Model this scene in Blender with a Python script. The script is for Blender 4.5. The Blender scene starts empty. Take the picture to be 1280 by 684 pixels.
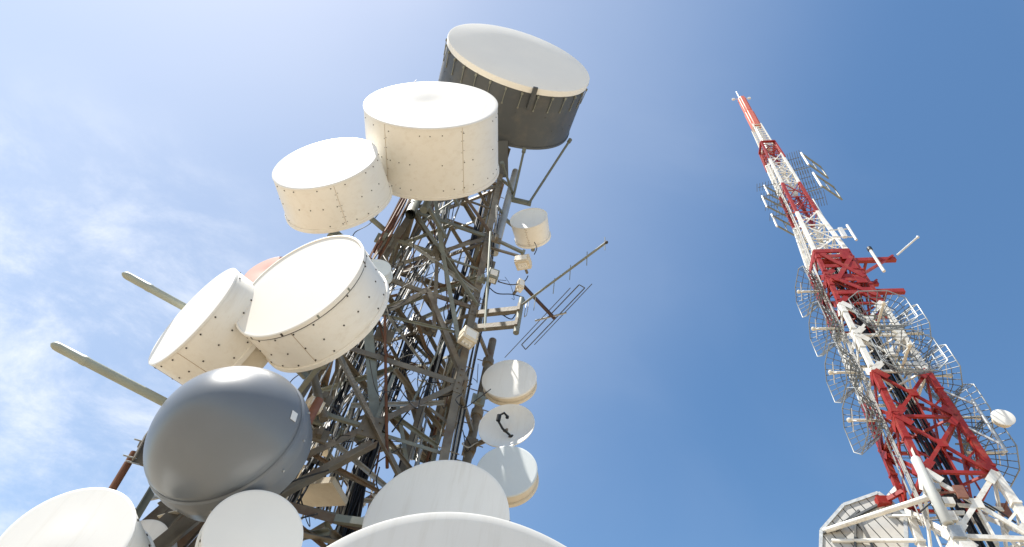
import bpy, bmesh, math, random
from mathutils import Vector, Matrix, Quaternion
random.seed(7)
V = Vector
rad = math.radians
S = bpy.context.scene
COL = S.collection

# ------------------------------------------------------------------ camera
F = 780.0                                   # focal length in photo pixels (photo 1280 x 684)
PITCH, ROLL = rad(54.3087), rad(11.5305)
CAM = V((0, 0, 1.6))
fw = V((0, math.cos(PITCH), math.sin(PITCH)))
up0 = V((0, -math.sin(PITCH), math.cos(PITCH)))
rt = math.cos(ROLL) * V((1, 0, 0)) + math.sin(ROLL) * up0
up = -math.sin(ROLL) * V((1, 0, 0)) + math.cos(ROLL) * up0
cd = bpy.data.cameras.new('camera'); cam = bpy.data.objects.new('camera', cd); COL.objects.link(cam)
cam.matrix_world = Matrix(((rt.x, up.x, -fw.x, CAM.x), (rt.y, up.y, -fw.y, CAM.y), (rt.z, up.z, -fw.z, CAM.z), (0, 0, 0, 1)))
cd.sensor_width = 36; cd.lens = F / 1280 * 36; cd.clip_start = .05; cd.clip_end = 9000
S.camera = cam

def ray(x, y): return fw + (x - 640) / F * rt + (342 - y) / F * up
def at(x, y, h):                            # a measured direction, at horizontal distance h
    r = ray(x, y); return CAM + r * (h / math.hypot(r.x, r.y))
def atz(x, y, z):                           # a measured direction, at height z
    r = ray(x, y); return CAM + r * ((z - CAM.z) / r.z)
def atp(x, y, p, n):                        # a measured direction, on a plane
    r = ray(x, y); return CAM + r * ((p - CAM).dot(n) / r.dot(n))

# ------------------------------------------------------------------ mesh helper
class MB:
    def __init__(s): s.v = []; s.f = []; s.m = []
    def add(s, vs, fs, mi=0):
        b = len(s.v); s.v += [V(x) for x in vs]; s.f += [tuple(b + i for i in f) for f in fs]; s.m += [mi] * len(fs)
    def tube(s, p, q, r, n=8, r2=None, caps=True, mi=0):
        p, q = V(p), V(q); d = q - p
        if d.length < 1e-6: return
        d.normalize(); a = d.orthogonal().normalized(); b = d.cross(a); r2 = r if r2 is None else r2
        vs = []
        for c, rr in ((p, r), (q, r2)):
            for i in range(n):
                t = 2 * math.pi * i / n; vs.append(c + (a * math.cos(t) + b * math.sin(t)) * rr)
        fs = [(i, (i + 1) % n, n + (i + 1) % n, n + i) for i in range(n)]
        if caps: fs += [tuple(range(n))[::-1], tuple(range(n, 2 * n))]
        s.add(vs, fs, mi)
    def poly(s, pts, r, n=6, mi=0, closed=False):
        pts = [V(p) for p in pts]; N = len(pts); vs = []; fs = []; a = None
        for k in range(N):
            if closed: d = pts[(k + 1) % N] - pts[k - 1]
            else: d = pts[min(k + 1, N - 1)] - pts[max(k - 1, 0)]
            d.normalize()
            a = d.orthogonal().normalized() if a is None else (a - d * a.dot(d)).normalized()
            b = d.cross(a)
            for i in range(n):
                t = 2 * math.pi * i / n; vs.append(pts[k] + (a * math.cos(t) + b * math.sin(t)) * r)
        for k in range(N if closed else N - 1):
            k2 = (k + 1) % N
            for i in range(n): fs.append((k * n + i, k * n + (i + 1) % n, k2 * n + (i + 1) % n, k2 * n + i))
        if not closed: fs += [tuple(range(n))[::-1], tuple(range((N - 1) * n, N * n))]
        s.add(vs, fs, mi)
    def beam(s, p, q, w, h, side=None, mi=0):       # box section, w along side, h across
        p, q = V(p), V(q); d = (q - p)
        if d.length < 1e-6: return
        d.normalize(); side = V(side) if side is not None else d.orthogonal()
        a = (side - d * side.dot(d)); a = a.normalized() if a.length > 1e-6 else d.orthogonal().normalized()
        b = d.cross(a)
        o = [(-w / 2, -h / 2), (w / 2, -h / 2), (w / 2, h / 2), (-w / 2, h / 2)]
        s.add([c + a * x + b * y for c in (p, q) for x, y in o],
              [(0, 1, 5, 4), (1, 2, 6, 5), (2, 3, 7, 6), (3, 0, 4, 7), (3, 2, 1, 0), (4, 5, 6, 7)], mi)
    def angle(s, p, q, w, t, ax, ay, mi=0):          # L section, legs along ax and ay
        p, q = V(p), V(q); d = (q - p).normalized()
        a = V(ax) - d * V(ax).dot(d); b = V(ay) - d * V(ay).dot(d)
        if a.length < .05: a = d.cross(V(ay))
        a.normalize(); b = b - a * b.dot(a)
        if b.length < .05: b = d.cross(a)
        b.normalize()
        o = [(0, 0), (w, 0), (w, t), (t, t), (t, w), (0, w)]
        vs = [c + a * x + b * y for c in (p, q) for x, y in o]
        fs = [(i, (i + 1) % 6, 6 + (i + 1) % 6, 6 + i) for i in range(6)]
        fs += [(0, 1, 2, 3), (0, 3, 4, 5), (6, 7, 8, 9), (6, 9, 10, 11)]
        s.add(vs, fs, mi)
    def chan(s, p, q, w, dpt, t, side, out, mi=0):   # C section: web w along side, flanges dpt along out
        p, q = V(p), V(q); d = (q - p).normalized()
        a = V(side) - d * V(side).dot(d); a.normalize(); b = V(out) - d * V(out).dot(d); b = (b - a * b.dot(a)).normalized()
        s.beam(p, q, w, t, a, mi)
        for k in (-1, 1): s.beam(p + a * k * (w / 2 - t / 2) + b * (dpt / 2 + t / 2), q + a * k * (w / 2 - t / 2) + b * (dpt / 2 + t / 2), t, dpt, a, mi)
    def lathe(s, C, n, prof, u=None, N=96, mi=0):    # prof: (distance along n, radius)
        C, n = V(C), V(n).normalized(); u = (V(u) if u is not None else n.orthogonal()).normalized(); w = n.cross(u)
        vs = []; fs = []; idx = []
        for y, r in prof:
            if r < 1e-6: idx.append([len(vs)]); vs.append(C + n * y)
            else:
                idx.append(list(range(len(vs), len(vs) + N)))
                for i in range(N):
                    t = 2 * math.pi * i / N; vs.append(C + n * y + (u * math.cos(t) + w * math.sin(t)) * r)
        for A, B in zip(idx, idx[1:]):
            for i in range(N):
                j = (i + 1) % N
                if len(A) == 1 and len(B) == 1: continue
                if len(A) == 1: fs.append((A[0], B[j], B[i]))
                elif len(B) == 1: fs.append((A[i], A[j], B[0]))
                else: fs.append((A[i], A[j], B[j], B[i]))
        s.add(vs, fs, mi)
    def box(s, c, x, y, z, mi=0):                    # c centre; x, y, z half vectors
        c, x, y, z = V(c), V(x), V(y), V(z)
        s.add([c + x * i + y * j + z * k for k in (-1, 1) for i, j in ((-1, -1), (1, -1), (1, 1), (-1, 1))],
              [(3, 2, 1, 0), (4, 5, 6, 7), (0, 1, 5, 4), (1, 2, 6, 5), (2, 3, 7, 6), (3, 0, 4, 7)], mi)
    def ball(s, c, r, mi=0, n=6):
        s.lathe(c, (0, 0, 1), [(-r, 0), (-r * .6, r * .8), (0.1 * r, r), (r * .7, r * .7), (r, 0)], N=n, mi=mi)

def obj(name, mb, mats, parent=None, root=None, smooth=40):
    me = bpy.data.meshes.new(name)
    vs = mb.v
    R = root if root is not None else parent
    if R is not None:
        inv = R.matrix_basis.inverted(); vs = [inv @ x for x in vs]
    me.from_pydata(vs, [], mb.f)
    for m in (mats if isinstance(mats, (list, tuple)) else [mats]): me.materials.append(m)
    me.polygons.foreach_set('material_index', mb.m)
    bm = bmesh.new(); bm.from_mesh(me); bmesh.ops.recalc_face_normals(bm, faces=bm.faces); bm.to_mesh(me); bm.free()
    if smooth:
        me.polygons.foreach_set('use_smooth', [True] * len(me.polygons)); me.set_sharp_from_angle(angle=rad(smooth))
    me.update()
    o = bpy.data.objects.new(name, me); COL.objects.link(o)
    if parent is not None: o.parent = parent
    return o
def thing(name, label, cat, loc, rot=None, group=None):
    o = bpy.data.objects.new(name, None); COL.objects.link(o); o.empty_display_size = .2
    M = Matrix.Translation(V(loc))
    if rot is not None: M = M @ rot.to_4x4()
    o.matrix_basis = M
    o['label'] = label; o['category'] = cat
    if group: o['group'] = group
    return o
def solo(name, mb, mats, label, cat, loc, group=None, smooth=40):      # a thing that is one mesh
    R = Matrix.Translation(V(loc)); c = MB(); c.v = [x - V(loc) for x in mb.v]; c.f = mb.f; c.m = mb.m
    o = obj(name, c, mats, smooth=smooth); o.location = V(loc); o['label'] = label; o['category'] = cat
    if group: o['group'] = group
    return o
def dup(root, M, label, group=None):
    r = root.copy(); COL.objects.link(r); r.matrix_basis = M; r['label'] = label
    if group: r['group'] = group
    for ch in list(root.children):
        c = ch.copy(); COL.objects.link(c); c.parent = r
        for g in list(ch.children):
            d = g.copy(); COL.objects.link(d); d.parent = c
    return r

# ------------------------------------------------------------------ materials
def mat(name, col, rough=.5, metal=0, spec=.5, var=.12, scale=3.0, dirt=None, dirt_amt=0.0, dirt_scale=2.0, fine=.06, bump=0.0, streak=False, spots=0.0):
    m = bpy.data.materials.new(name); m.use_nodes = True; nt = m.node_tree; N = nt.nodes; L = nt.links
    b = N['Principled BSDF']; b.inputs['Roughness'].default_value = rough; b.inputs['Metallic'].default_value = metal
    b.inputs['Specular IOR Level'].default_value = spec
    tc = N.new('ShaderNodeTexCoord')
    n1 = N.new('ShaderNodeTexNoise'); n1.inputs['Scale'].default_value = scale; n1.inputs['Detail'].default_value = 6; n1.inputs['Roughness'].default_value = .6
    L.new(tc.outputs['Object'], n1.inputs['Vector'])
    mr = N.new('ShaderNodeMapRange'); mr.inputs[1].default_value = .3; mr.inputs[2].default_value = .7
    mr.inputs[3].default_value = 1 - var; mr.inputs[4].default_value = 1 + var * .6
    L.new(n1.outputs['Fac'], mr.inputs[0])
    hs = N.new('ShaderNodeMix'); hs.data_type = 'RGBA'; hs.blend_type = 'MULTIPLY'; hs.inputs[0].default_value = 1
    hs.inputs[6].default_value = (*col, 1); L.new(mr.outputs[0], hs.inputs[7])
    out = hs.outputs[2]
    if dirt:
        n2 = N.new('ShaderNodeTexNoise'); n2.inputs['Scale'].default_value = dirt_scale; n2.inputs['Detail'].default_value = 8; n2.inputs['Roughness'].default_value = .72
        if streak:
            mp = N.new('ShaderNodeMapping'); mp.inputs['Scale'].default_value = (6, 6, .55); L.new(tc.outputs['Object'], mp.inputs[0]); L.new(mp.outputs[0], n2.inputs['Vector'])
        else: L.new(tc.outputs['Object'], n2.inputs['Vector'])
        r2 = N.new('ShaderNodeMapRange'); r2.inputs[1].default_value = .50; r2.inputs[2].default_value = .72; r2.inputs[3].default_value = 0; r2.inputs[4].default_value = dirt_amt
        L.new(n2.outputs['Fac'], r2.inputs[0])
        mx = N.new('ShaderNodeMix'); mx.data_type = 'RGBA'; L.new(r2.outputs[0], mx.inputs[0]); L.new(out, mx.inputs[6]); mx.inputs[7].default_value = (*dirt, 1)
        out = mx.outputs[2]
    if spots:
        n4 = N.new('ShaderNodeTexNoise'); n4.inputs['Scale'].default_value = 5.5; n4.inputs['Detail'].default_value = 9; n4.inputs['Roughness'].default_value = .75
        mp4 = N.new('ShaderNodeMapping'); mp4.inputs['Scale'].default_value = (1.6, 1.6, .7); L.new(tc.outputs['Object'], mp4.inputs[0]); L.new(mp4.outputs[0], n4.inputs['Vector'])
        r4 = N.new('ShaderNodeMapRange'); r4.inputs[1].default_value = .64; r4.inputs[2].default_value = .74; r4.inputs[3].default_value = 0; r4.inputs[4].default_value = spots; L.new(n4.outputs['Fac'], r4.inputs[0])
        mx4 = N.new('ShaderNodeMix'); mx4.data_type = 'RGBA'; L.new(r4.outputs[0], mx4.inputs[0]); L.new(out, mx4.inputs[6]); mx4.inputs[7].default_value = (.33, .21, .11, 1); out = mx4.outputs[2]
    L.new(out, b.inputs['Base Color'])
    rr = N.new('ShaderNodeMapRange'); rr.inputs[3].default_value = max(rough - .1, 0); rr.inputs[4].default_value = min(rough + .15, 1); L.new(n1.outputs['Fac'], rr.inputs[0]); L.new(rr.outputs[0], b.inputs['Roughness'])
    if bump:
        n3 = N.new('ShaderNodeTexNoise'); n3.inputs['Scale'].default_value = 24; n3.inputs['Detail'].default_value = 4; L.new(tc.outputs['Object'], n3.inputs['Vector'])
        bp = N.new('ShaderNodeBump'); bp.inputs['Strength'].default_value = bump; bp.inputs['Distance'].default_value = .02; L.new(n3.outputs['Fac'], bp.inputs['Height']); L.new(bp.outputs[0], b.inputs['Normal'])
    return m
WHITE = mat('white_fibreglass', (.81, .785, .72), .45, var=.04, scale=1.2, dirt=(.60, .53, .42), dirt_amt=.34, dirt_scale=1.3, streak=True, spots=.5)
RADOME = mat('white_radome', (.82, .80, .745), .5, var=.035, scale=1.2, dirt=(.60, .55, .46), dirt_amt=.34, dirt_scale=1.6, streak=True)
RADOMEG = mat('pale_grey_radome', (.66, .70, .69), .5, var=.04, scale=1.5, dirt=(.55, .52, .45), dirt_amt=.15)
CREAM = mat('cream_fibreglass', (.72, .64, .50), .55, var=.08, scale=2, dirt=(.42, .32, .20), dirt_amt=.4, dirt_scale=2.5)
PINK = mat('faded_red_fibreglass', (.55, .30, .24), .6, var=.1)
DGREY = mat('dark_grey_paint', (.072, .079, .083), .5, var=.12, scale=1.3, dirt=(.16, .14, .11), dirt_amt=.5, dirt_scale=1.6)
DOME = mat('slate_grey_radome', (.15, .165, .182), .30, spec=.5, var=.09, scale=1.2, dirt=(.16, .16, .16), dirt_amt=.35, dirt_scale=1.0)
GALV = mat('weathered_steel', (.19, .165, .125), .6, metal=.1, var=.3, scale=3.5, dirt=(.10, .05, .025), dirt_amt=.8, dirt_scale=2.6, bump=.15)
GALVG = mat('green_grey_steel', (.225, .235, .195), .55, metal=.1, var=.2, scale=4, dirt=(.15, .12, .08), dirt_amt=.6, dirt_scale=3.5)
GALVR = mat('rust_tinged_steel', (.20, .14, .09), .7, var=.3, scale=3, dirt=(.12, .05, .022), dirt_amt=.9, dirt_scale=2.2, bump=.15)
GALVB = mat('bright_galvanised_steel', (.45, .46, .45), .42, metal=.45, var=.2, scale=6)
RUST = mat('rusty_steel', (.15, .06, .027), .8, var=.4, scale=6, dirt=(.10, .035, .015), dirt_amt=.8, dirt_scale=6)
BROWNP = mat('primer_brown_pipe', (.24, .105, .07), .65, var=.25, scale=5)
BLACK = mat('black_cable', (.012, .012, .014), .4, var=.3, scale=10)
GREYC = mat('grey_waveguide', (.36, .35, .32), .45, var=.2, scale=10)
SEAM = mat('stained_seam', (.48, .38, .27), .7, var=.2, scale=6)
DARK = mat('dark_bolt', (.05, .04, .03), .6, var=.3)
ROD = mat('grey_green_fibreglass', (.33, .355, .30), .45, var=.1, scale=3, dirt=(.30, .27, .20), dirt_amt=.4)
BLKP = mat('black_plastic', (.01, .01, .01), .5, var=.2)
BRONZE = mat('dark_brown_bar', (.06, .03, .02), .6, var=.3, scale=8)
REDP = mat('red_tower_paint', (.30, .014, .006), .45, var=.22, scale=1.6, dirt=(.34, .085, .045), dirt_amt=.85, dirt_scale=2.2, bump=.1)
WHTP = mat('white_tower_paint', (.76, .745, .69), .5, var=.12, scale=1.6, dirt=(.36, .27, .17), dirt_amt=.6, dirt_scale=2.4, spots=.4)
ORNG = mat('faded_orange_radome', (.58, .13, .075), .5, var=.1)
WIRE = mat('galvanised_wire', (.15, .165, .175), .5, metal=.4, var=.2, scale=4)
WIREW = mat('pale_galvanised_wire', (.66, .67, .66), .45, metal=.1, var=.1)
WIREH = mat('sunlit_galvanised_hoop', (.27, .29, .29), .45, metal=.2, var=.2)  # paler than the basket wire: sunlight on the hoop put into colour
TUBEW = mat('cream_feed_tube', (.70, .64, .52), .5, var=.1)
STICK = mat('white_sticker', (.7, .7, .68), .5, var=.03)
GRND = mat('dry_ground', (.34, .275, .195), .95, var=.3, scale=.15, dirt=(.20, .18, .10), dirt_amt=.6, dirt_scale=.05)

# ------------------------------------------------------------------ ground
g = MB(); RN = [0, 15, 40, 120, 400, 1500, 5000]
g.lathe((0, 0, 0), (0, 0, 1), [(0, 0)] + [(0, r) for r in RN[1:]], N=64)
go = obj('ground', g, GRND, smooth=0); go['kind'] = 'structure'

# ------------------------------------------------------------------ left lattice tower
TAZ = rad(-11.5); TC = V((8 * math.sin(TAZ), 8 * math.cos(TAZ), 0)); TY = rad(9)
tr, tn = V((math.cos(TY), math.sin(TY), 0)), V((math.sin(TY), -math.cos(TY), 0))     # right, towards the camera
def tw(z): return 1.36 - .0375 * z
CS = [(-1, 1), (1, 1), (1, -1), (-1, -1)]              # (right, near): near left, near right, far right, far left
def tcor(i, z, k=1.0):
    a, b = CS[i % 4]; return TC + tr * a * tw(z) * k + tn * b * tw(z) * k + V((0, 0, z))
tower = thing('lattice_tower', 'weathered grey steel lattice tower crowded with white drum antennas', 'tower', TC, Matrix.Rotation(TY, 3, 'Z'))
ZS = [0, 2.9, 5.6, 8.3, 10.2, 12.7, 15.2, 17.4]
for i in range(4):
    a, b = CS[i]; m = MB(); ax, ay = -tr * a, -tn * b
    m.angle(tcor(i, 0), tcor(i, 17.4), .125, .018, ax, ay)
    for z in ZS[1:-1]:                                   # splice plates
        p = tcor(i, z) - (ax + ay) * .012
        m.beam(p + V((0, 0, -.28)) + ax * .075, p + V((0, 0, .28)) + ax * .075, .11, .014, ax)
        m.beam(p + V((0, 0, -.28)) + ay * .075, p + V((0, 0, .28)) + ay * .075, .11, .014, ay)
        for dz in (-.2, -.08, .08, .2):
            m.tube(p + V((0, 0, dz)) + ax * .08 - ay * .03, p + V((0, 0, dz)) + ax * .08 + ay * .03, .014, 6)
    for k in range(28):                                  # step bolts
        z = 4 + k * .42
        if i == 1 or i == 2: m.tube(tcor(i, z), tcor(i, z) - (ax if k % 2 else ay) * .13, .009, 5)
    obj('leg', m, GALV, tower)
MATS = [GALV, GALVG, GALVR, GALV]
def face(i):                                             # corners i, i+1 and outward normal
    return [tn, tr, -tn, -tr][i]
for i in range(4):
    n = face(i); j = (i + 1) % 4
    for k, (z0, z1) in enumerate(zip(ZS, ZS[1:])):
        A0, B0, A1, B1 = tcor(i, z0), tcor(j, z0), tcor(i, z1), tcor(j, z1)
        hor = (B0 - A0).normalized()
        if k:
            m = MB(); m.angle(A0 - n * .02, B0 - n * .02, .10, .012, V((0, 0, -1)), -n); obj('horizontal_beam', m, MATS[(i + k) % 4], tower)
        if k == 3:
            mid = (A1 + B1) / 2
            for P in (A0, B0):
                m = MB(); m.angle(P + n * .004, mid + n * .004, .09, .012, hor, -n); obj('brace', m, MATS[k % 4], tower)
            continue
        X = (A0 + B0 + A1 + B1) / 4
        for q, (P, Q) in enumerate(((A0, B1), (B0, A1))):
            m = MB(); w = .088 if i == 0 else .066
            off = n * (.004 if q else -.03)
            d = (Q - P).normalized(); sd = d.cross(n)
            m.angle(P + off - sd * w / 2, Q + off - sd * w / 2, w, .013, sd, n * (1 if q else -1)); obj('brace', m, MATS[(k + q) % 4] if q else GALV, tower)
        if 1 < k < 6 and i in (0, 1, 3):                     # lighter redundant members from the crossing
            for P in ((A1 + B1) / 2, (A0 * .5 + A1 * .5), (B0 * .5 + B1 * .5)):
                if random.random() < .75:
                    m = MB(); m.angle(X - n * .055, P - n * .055, .055, .009, (P - X).cross(n), -n); obj('secondary_brace', m, GALVG if random.random() < .5 else GALV, tower)
        m = MB(); c = X - n * .012
        m.beam(c - V((0, 0, .17)), c + V((0, 0, .17)), .30, .012, hor)
        for a_ in (-.09, .09):
            for b_ in (-.1, .1): m.tube(c + hor * a_ + V((0, 0, b_)) - n * .03, c + hor * a_ + V((0, 0, b_)) + n * .035, .014, 6)
        obj('gusset_plate', m, GALV, tower)
for k, z in enumerate(ZS[1:-1]):                         # plan bracing
    for q in (0, 1):
        m = MB(); m.angle(tcor(q, z - .08 - .05 * q), tcor(q + 2, z - .08 - .05 * q), .075, .01, V((0, 0, -1)), tr); obj('plan_brace', m, GALV, tower)
    for q in range(4):
        P = (tcor(q, z) + tcor(q + 1, z)) / 2; Q = (tcor(q + 1, z) + tcor(q + 2, z)) / 2
        m = MB(); m.angle(P - V((0, 0, .2)), Q - V((0, 0, .2)), .06, .009, V((0, 0, -1)), (Q - P).cross(V((0, 0, 1)))); obj('plan_brace', m, GALVG if q % 2 else GALV, tower)
NF = TC + tn * 1.0                                         # a plane just at the near face
def nf(x, y, o=0.0): return atp(x, y, TC + tn * (1.02 + o), tn)
def member(name, px, w, m_, o=0.0, tubular=False, r=.03):
    m = MB(); P, Q = nf(*px[0], o), nf(*px[1], o)
    if tubular: m.tube(P, Q, r, 10)
    else: m.angle(P, Q, w, .012, (Q - P).cross(tn), -tn)
    return obj(name, m, m_, tower)
member('brace', ((466, 405), (478, 548)), .15, GALVG, -.03)
member('brace', ((545, 235), (556, 316)), .09, GALVG, .03)
member('brace', ((556, 316), (577, 428)), .08, GALVG, .03)
member('brace', ((549, 318), (545, 415)), .07, GALV, -.06)
member('rusty_pipe', ((481, 395), (484, 585)), 0, RUST, .10, True, .022)
member('brace', ((510, 245), (474, 318)), .13, RUST, -.05)
member('brace', ((525, 245), (500, 300)), .06, RUST, -.2)
member('conduit', ((613, 290), (606, 412)), 0, ROD, .12, True, .024)
member('brace', ((500, 508), (513, 590)), .055, GALVG, -.1)
member('brace', ((530, 505), (505, 590)), .07, GALV, -.4)
member('brace', ((537, 508), (565, 530)), .05, GALV, -.1)
member('brace', ((380, 565), (470, 605)), .09, GALV, -.3)
for k in range(56):                                       # thin conduits and stay rods inside the frame
    z = random.uniform(4.2, 12.5); i = random.randrange(4); f0 = random.uniform(.05, .95); kx = random.uniform(.55, 1.0)
    P = tcor(i, z, kx).lerp(tcor(i + 1, z, kx), f0); z2 = z + random.choice((1.6, 2.4, 3.2, .4)); Q = tcor(i, z2, kx).lerp(tcor(i + 1, z2, kx), min(1, max(0, f0 + random.choice((0, 0, .25, -.25, .5, -.5)))))
    m = MB(); m.tube(P, Q, random.uniform(.012, .022), 6); obj('conduit', m, (GALVB, GALVG, GALV, GREYC, RUST, GALVB)[k % 6], tower)  # bright steel on some rods paints in the look of sunlit steel
for k in range(34):
    z = random.uniform(5, 12.6); i = random.randrange(4); q_ = random.choice((1, 1, 2)); kx = random.uniform(.8, 1.0)
    P = tcor(i, z, kx).lerp(tcor(i + 1, z, kx), random.uniform(0, .6)); Q = tcor(i + q_, z + random.uniform(-.9, .9), kx)
    m = MB(); m.angle(P, Q, random.uniform(.035, .055), .008, V((.2, 0, -1)), tn + tr * .3); obj('tie_bar', m, (GALV, GALVG, GALVR, GALVB)[k % 4], tower)
# upper cap of the tower behind the grey drum
m = MB()
for q in (0, 1): m.beam(tcor(q, 17.45), tcor(q + 2, 17.45 + .05 * q), .1, .05, V((0, 0, 1)))
obj('top_frame', m, GALV, tower)
# outrigger frame on the left of the tower, behind the dome
def lp(x, y, h): return at(x, y, h)
def strut(pts, w, h, mt, name='outrigger_beam', root=tower, side=(0, 0, 1)):
    m = MB()
    if h: m.angle(pts[0], pts[1], w, h, V(side), tn)
    else: m.tube(pts[0], pts[1], w, 12)
    return obj(name, m, mt, root)
strut((lp(345, 604, 6.5), lp(399, 500, 6.5)), .055, 0, BROWNP, 'mount_pipe')
strut((lp(122, 642, 6.3), lp(168, 566, 6.3)), .035, 0, RUST, 'mount_pipe')
strut((lp(163, 578, 6.25), lp(180, 545, 6.25)), .13, .012, GALV, 'bracket_plate')
for q_ in ((158, 570), (161, 577), (172, 550)): strut((lp(q_[0] - 4, q_[1] - 1, 6.2), lp(q_[0] + 14, q_[1] + 4, 6.25)), .008, 0, GALVB, 'bracket_bolt')
strut((lp(171, 559, 6.5), lp(215, 590, 6.9)), .07, .012, GALV)
strut((lp(158, 655, 6.7), lp(210, 570, 6.7)), .08, .012, GALVG)
strut((lp(300, 612, 6.4), lp(190, 704, 6.4)), .15, .014, GALV)
strut((lp(262, 612, 6.8), lp(172, 700, 6.8)), .14, .014, GALV)
strut((lp(245, 610, 7.0), lp(150, 695, 7.0)), .12, .014, GALV)
strut((lp(215, 618, 7.0), lp(300, 690, 6.6)), .13, .014, GALV)
strut((lp(200, 650, 6.9), lp(258, 632, 6.6)), .06, .010, CREAM)
strut((lp(262, 655, 6.7), lp(340, 705, 6.4)), .12, .014, GALV)
strut((lp(310, 600, 7.0), lp(312, 660, 7.0)), .10, .012, GALV)
strut((lp(205, 640, 7.2), lp(330, 560, 7.2)), .12, .012, GALV)
strut((lp(180, 628, 7.1), lp(240, 615, 7.1)), .05, .010, GALVB)
strut((lp(325, 640, 7.0), lp(470, 560, 6.9)), .14, .014, GALV)
strut((lp(372, 640, 7.2), lp(450, 660, 7.2)), .10, .012, GALV)
strut((lp(378, 672, 7.0), lp(455, 690, 7.0)), .10, .012, GALV)
strut((lp(352, 452, 6.3), lp(392, 446, 6.8)), .09, 0, ROD, 'mount_pipe')
strut((lp(392, 470, 6.7), lp(405, 525, 6.6)), .055, 0, GALV, 'mount_pipe')
for q_, mt_ in ((((203, 648), (262, 606), (276, 632), (214, 700)), GALVR), (((228, 690), (285, 628), (300, 640), (252, 700)), GALV)):
    m = MB(); P = [at(x, y, 7.35) for x, y in q_]; m.add(P + [p + V((-.03, .12, 0)) for p in P], [(0, 1, 2, 3), (7, 6, 5, 4), (0, 4, 5, 1), (1, 5, 6, 2), (2, 6, 7, 3), (3, 7, 4, 0)]); obj('web_plate', m, mt_, tower, smooth=0)
# cream cable trays seen from below, left of the tower
def tray(q, h, name='cable_tray'):
    m = MB(); P = [at(x, y, h) for x, y in q]
    top = [p + V((0, 0, .10)) for p in P]
    m.add(P + top, [(0, 1, 2, 3), (7, 6, 5, 4), (0, 4, 5, 1), (1, 5, 6, 2), (2, 6, 7, 3), (3, 7, 4, 0)])
    obj(name, m, CREAM, tower, smooth=0)
def hquad(x0, y0, x1, y1, z, wd):                        # a flat horizontal strip from pixel to pixel at height z
    a, b = atz(x0, y0, z), atz(x1, y1, z); s = (b - a).cross(V((0, 0, 1))).normalized() * wd / 2
    return [a - s, b - s, b + s, a + s]
for (x0, y0, x1, y1, z, wd) in ((345, 622, 424, 618, 6.1, .46), (352, 590, 400, 604, 6.7, .36), (372, 560, 410, 566, 7.0, .2)):
    m = MB(); P = hquad(x0, y0, x1, y1, z, wd); top = [p + V((0, 0, .09)) for p in P]
    m.add(P + top, [(3, 2, 1, 0), (4, 5, 6, 7), (0, 1, 5, 4), (1, 2, 6, 5), (2, 3, 7, 6), (3, 0, 4, 7)])
    obj('cable_tray', m, CREAM, tower, smooth=0)
# brackets and clutter at the tower's nodes
for (x, y, o, w) in ((480, 300, .05, .3), (468, 258, .1, .22), (395, 520, .3, .25), (405, 500, .3, .18), (620, 300, .02, .2), (602, 350, .02, .16), (598, 500, .02, .2), (480, 420, -.3, .3), (610, 330, -.2, .28), (400, 545, .3, .2), (535, 410, -.6, .35)):
    m = MB(); c = nf(x, y, o); m.box(c, tr * w / 2, tn * .02, V((0, 0, w * .45))); m.box(c + tn * .05, tr * .03, tn * .06, V((0, 0, w * .3)))
    obj('bracket_plate', m, GALV if random.random() < .7 else GALVG, tower)
m = MB(); P = nf(508, 262, .0); Q = nf(494, 270, .0)
m.tube(nf(520, 250, -.2), nf(513, 268, .28), .10, 20, caps=False); m.tube(nf(520, 250, -.2), nf(513, 268, .28), .075, 20, caps=False)
obj('horn_tube', m, GALVG, tower)
# right hand outriggers
def arm(a, b, w, mt, name='outrigger_beam'):
    m = MB(); m.beam(a, b, w * .75, w * .55, V((0, 0, 1))); m.beam(b - (b - a).normalized() * .03, b + (b - a).normalized() * .02, w * 1.2, w * 1.1, V((0, 0, 1))); return obj(name, m, mt, tower, smooth=0)
NR = lambda z: tcor(1, z)
zA, zB = 9.95, 9.55
PA, PB = atz(650, 387, zA), None
h_a = math.hypot(PA.x, PA.y)
POLE = V((PA.x, PA.y, 0))
arm(NR(zA) + tn * .02, V((PA.x, PA.y, zA)), .15, GALV)
arm(NR(zB) + tn * .02, V((PA.x, PA.y, zB)), .15, GALV)
m = MB(); m.tube(V((PA.x, PA.y, zB - .22)), V((PA.x, PA.y, zA + .3)), .05, 16); obj('mount_pipe', m, GALVG, tower)
def along(zz, x, y): return atz(x, y, zz)
arm(NR(12.6), at(654, 316, 7.15), .09, GALVG)
arm(NR(12.2), at(655, 322, 7.1), .07, GALV)
# post at the right of the tower head that carries the grey drum's struts
P0 = at(606, 330, 7.35); P1 = V((P0.x + .02, P0.y, 15.0))
pz = at(632, 262, 7.35)
m = MB(); m.tube(V((pz.x, pz.y, 12.4)), V((pz.x, pz.y, 16.3)), .085, 16); obj('mount_pipe', m, GALVB, tower)
for z in (12.7, 14.0, 15.4): arm(NR(z), V((pz.x, pz.y, z)), .10, GALVG)
# long pole with the three small dishes at the right of the tower
pd = at(600, 500, 7.75)
m = MB(); m.tube(V((pd.x, pd.y, 5.6)), V((pd.x, pd.y, 10.2)), .07, 16)
for z in (6.0, 7.2, 8.4, 9.6): m.lathe((pd.x, pd.y, z), (0, 0, 1), [(-.06, .07), (-.06, .1), (.06, .1), (.06, .07)], N=16)
for k in range(11): m.tube((pd.x, pd.y, 6 + k * .36), V((pd.x, pd.y, 6 + k * .36)) + (tr if k % 2 else -tr) * .2, .009, 5)
obj('mount_pipe', m, GALV, tower)
for z in (6.3, 8.0, 9.7): arm(NR(z), V((pd.x, pd.y, z)), .09, GALV)

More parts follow.
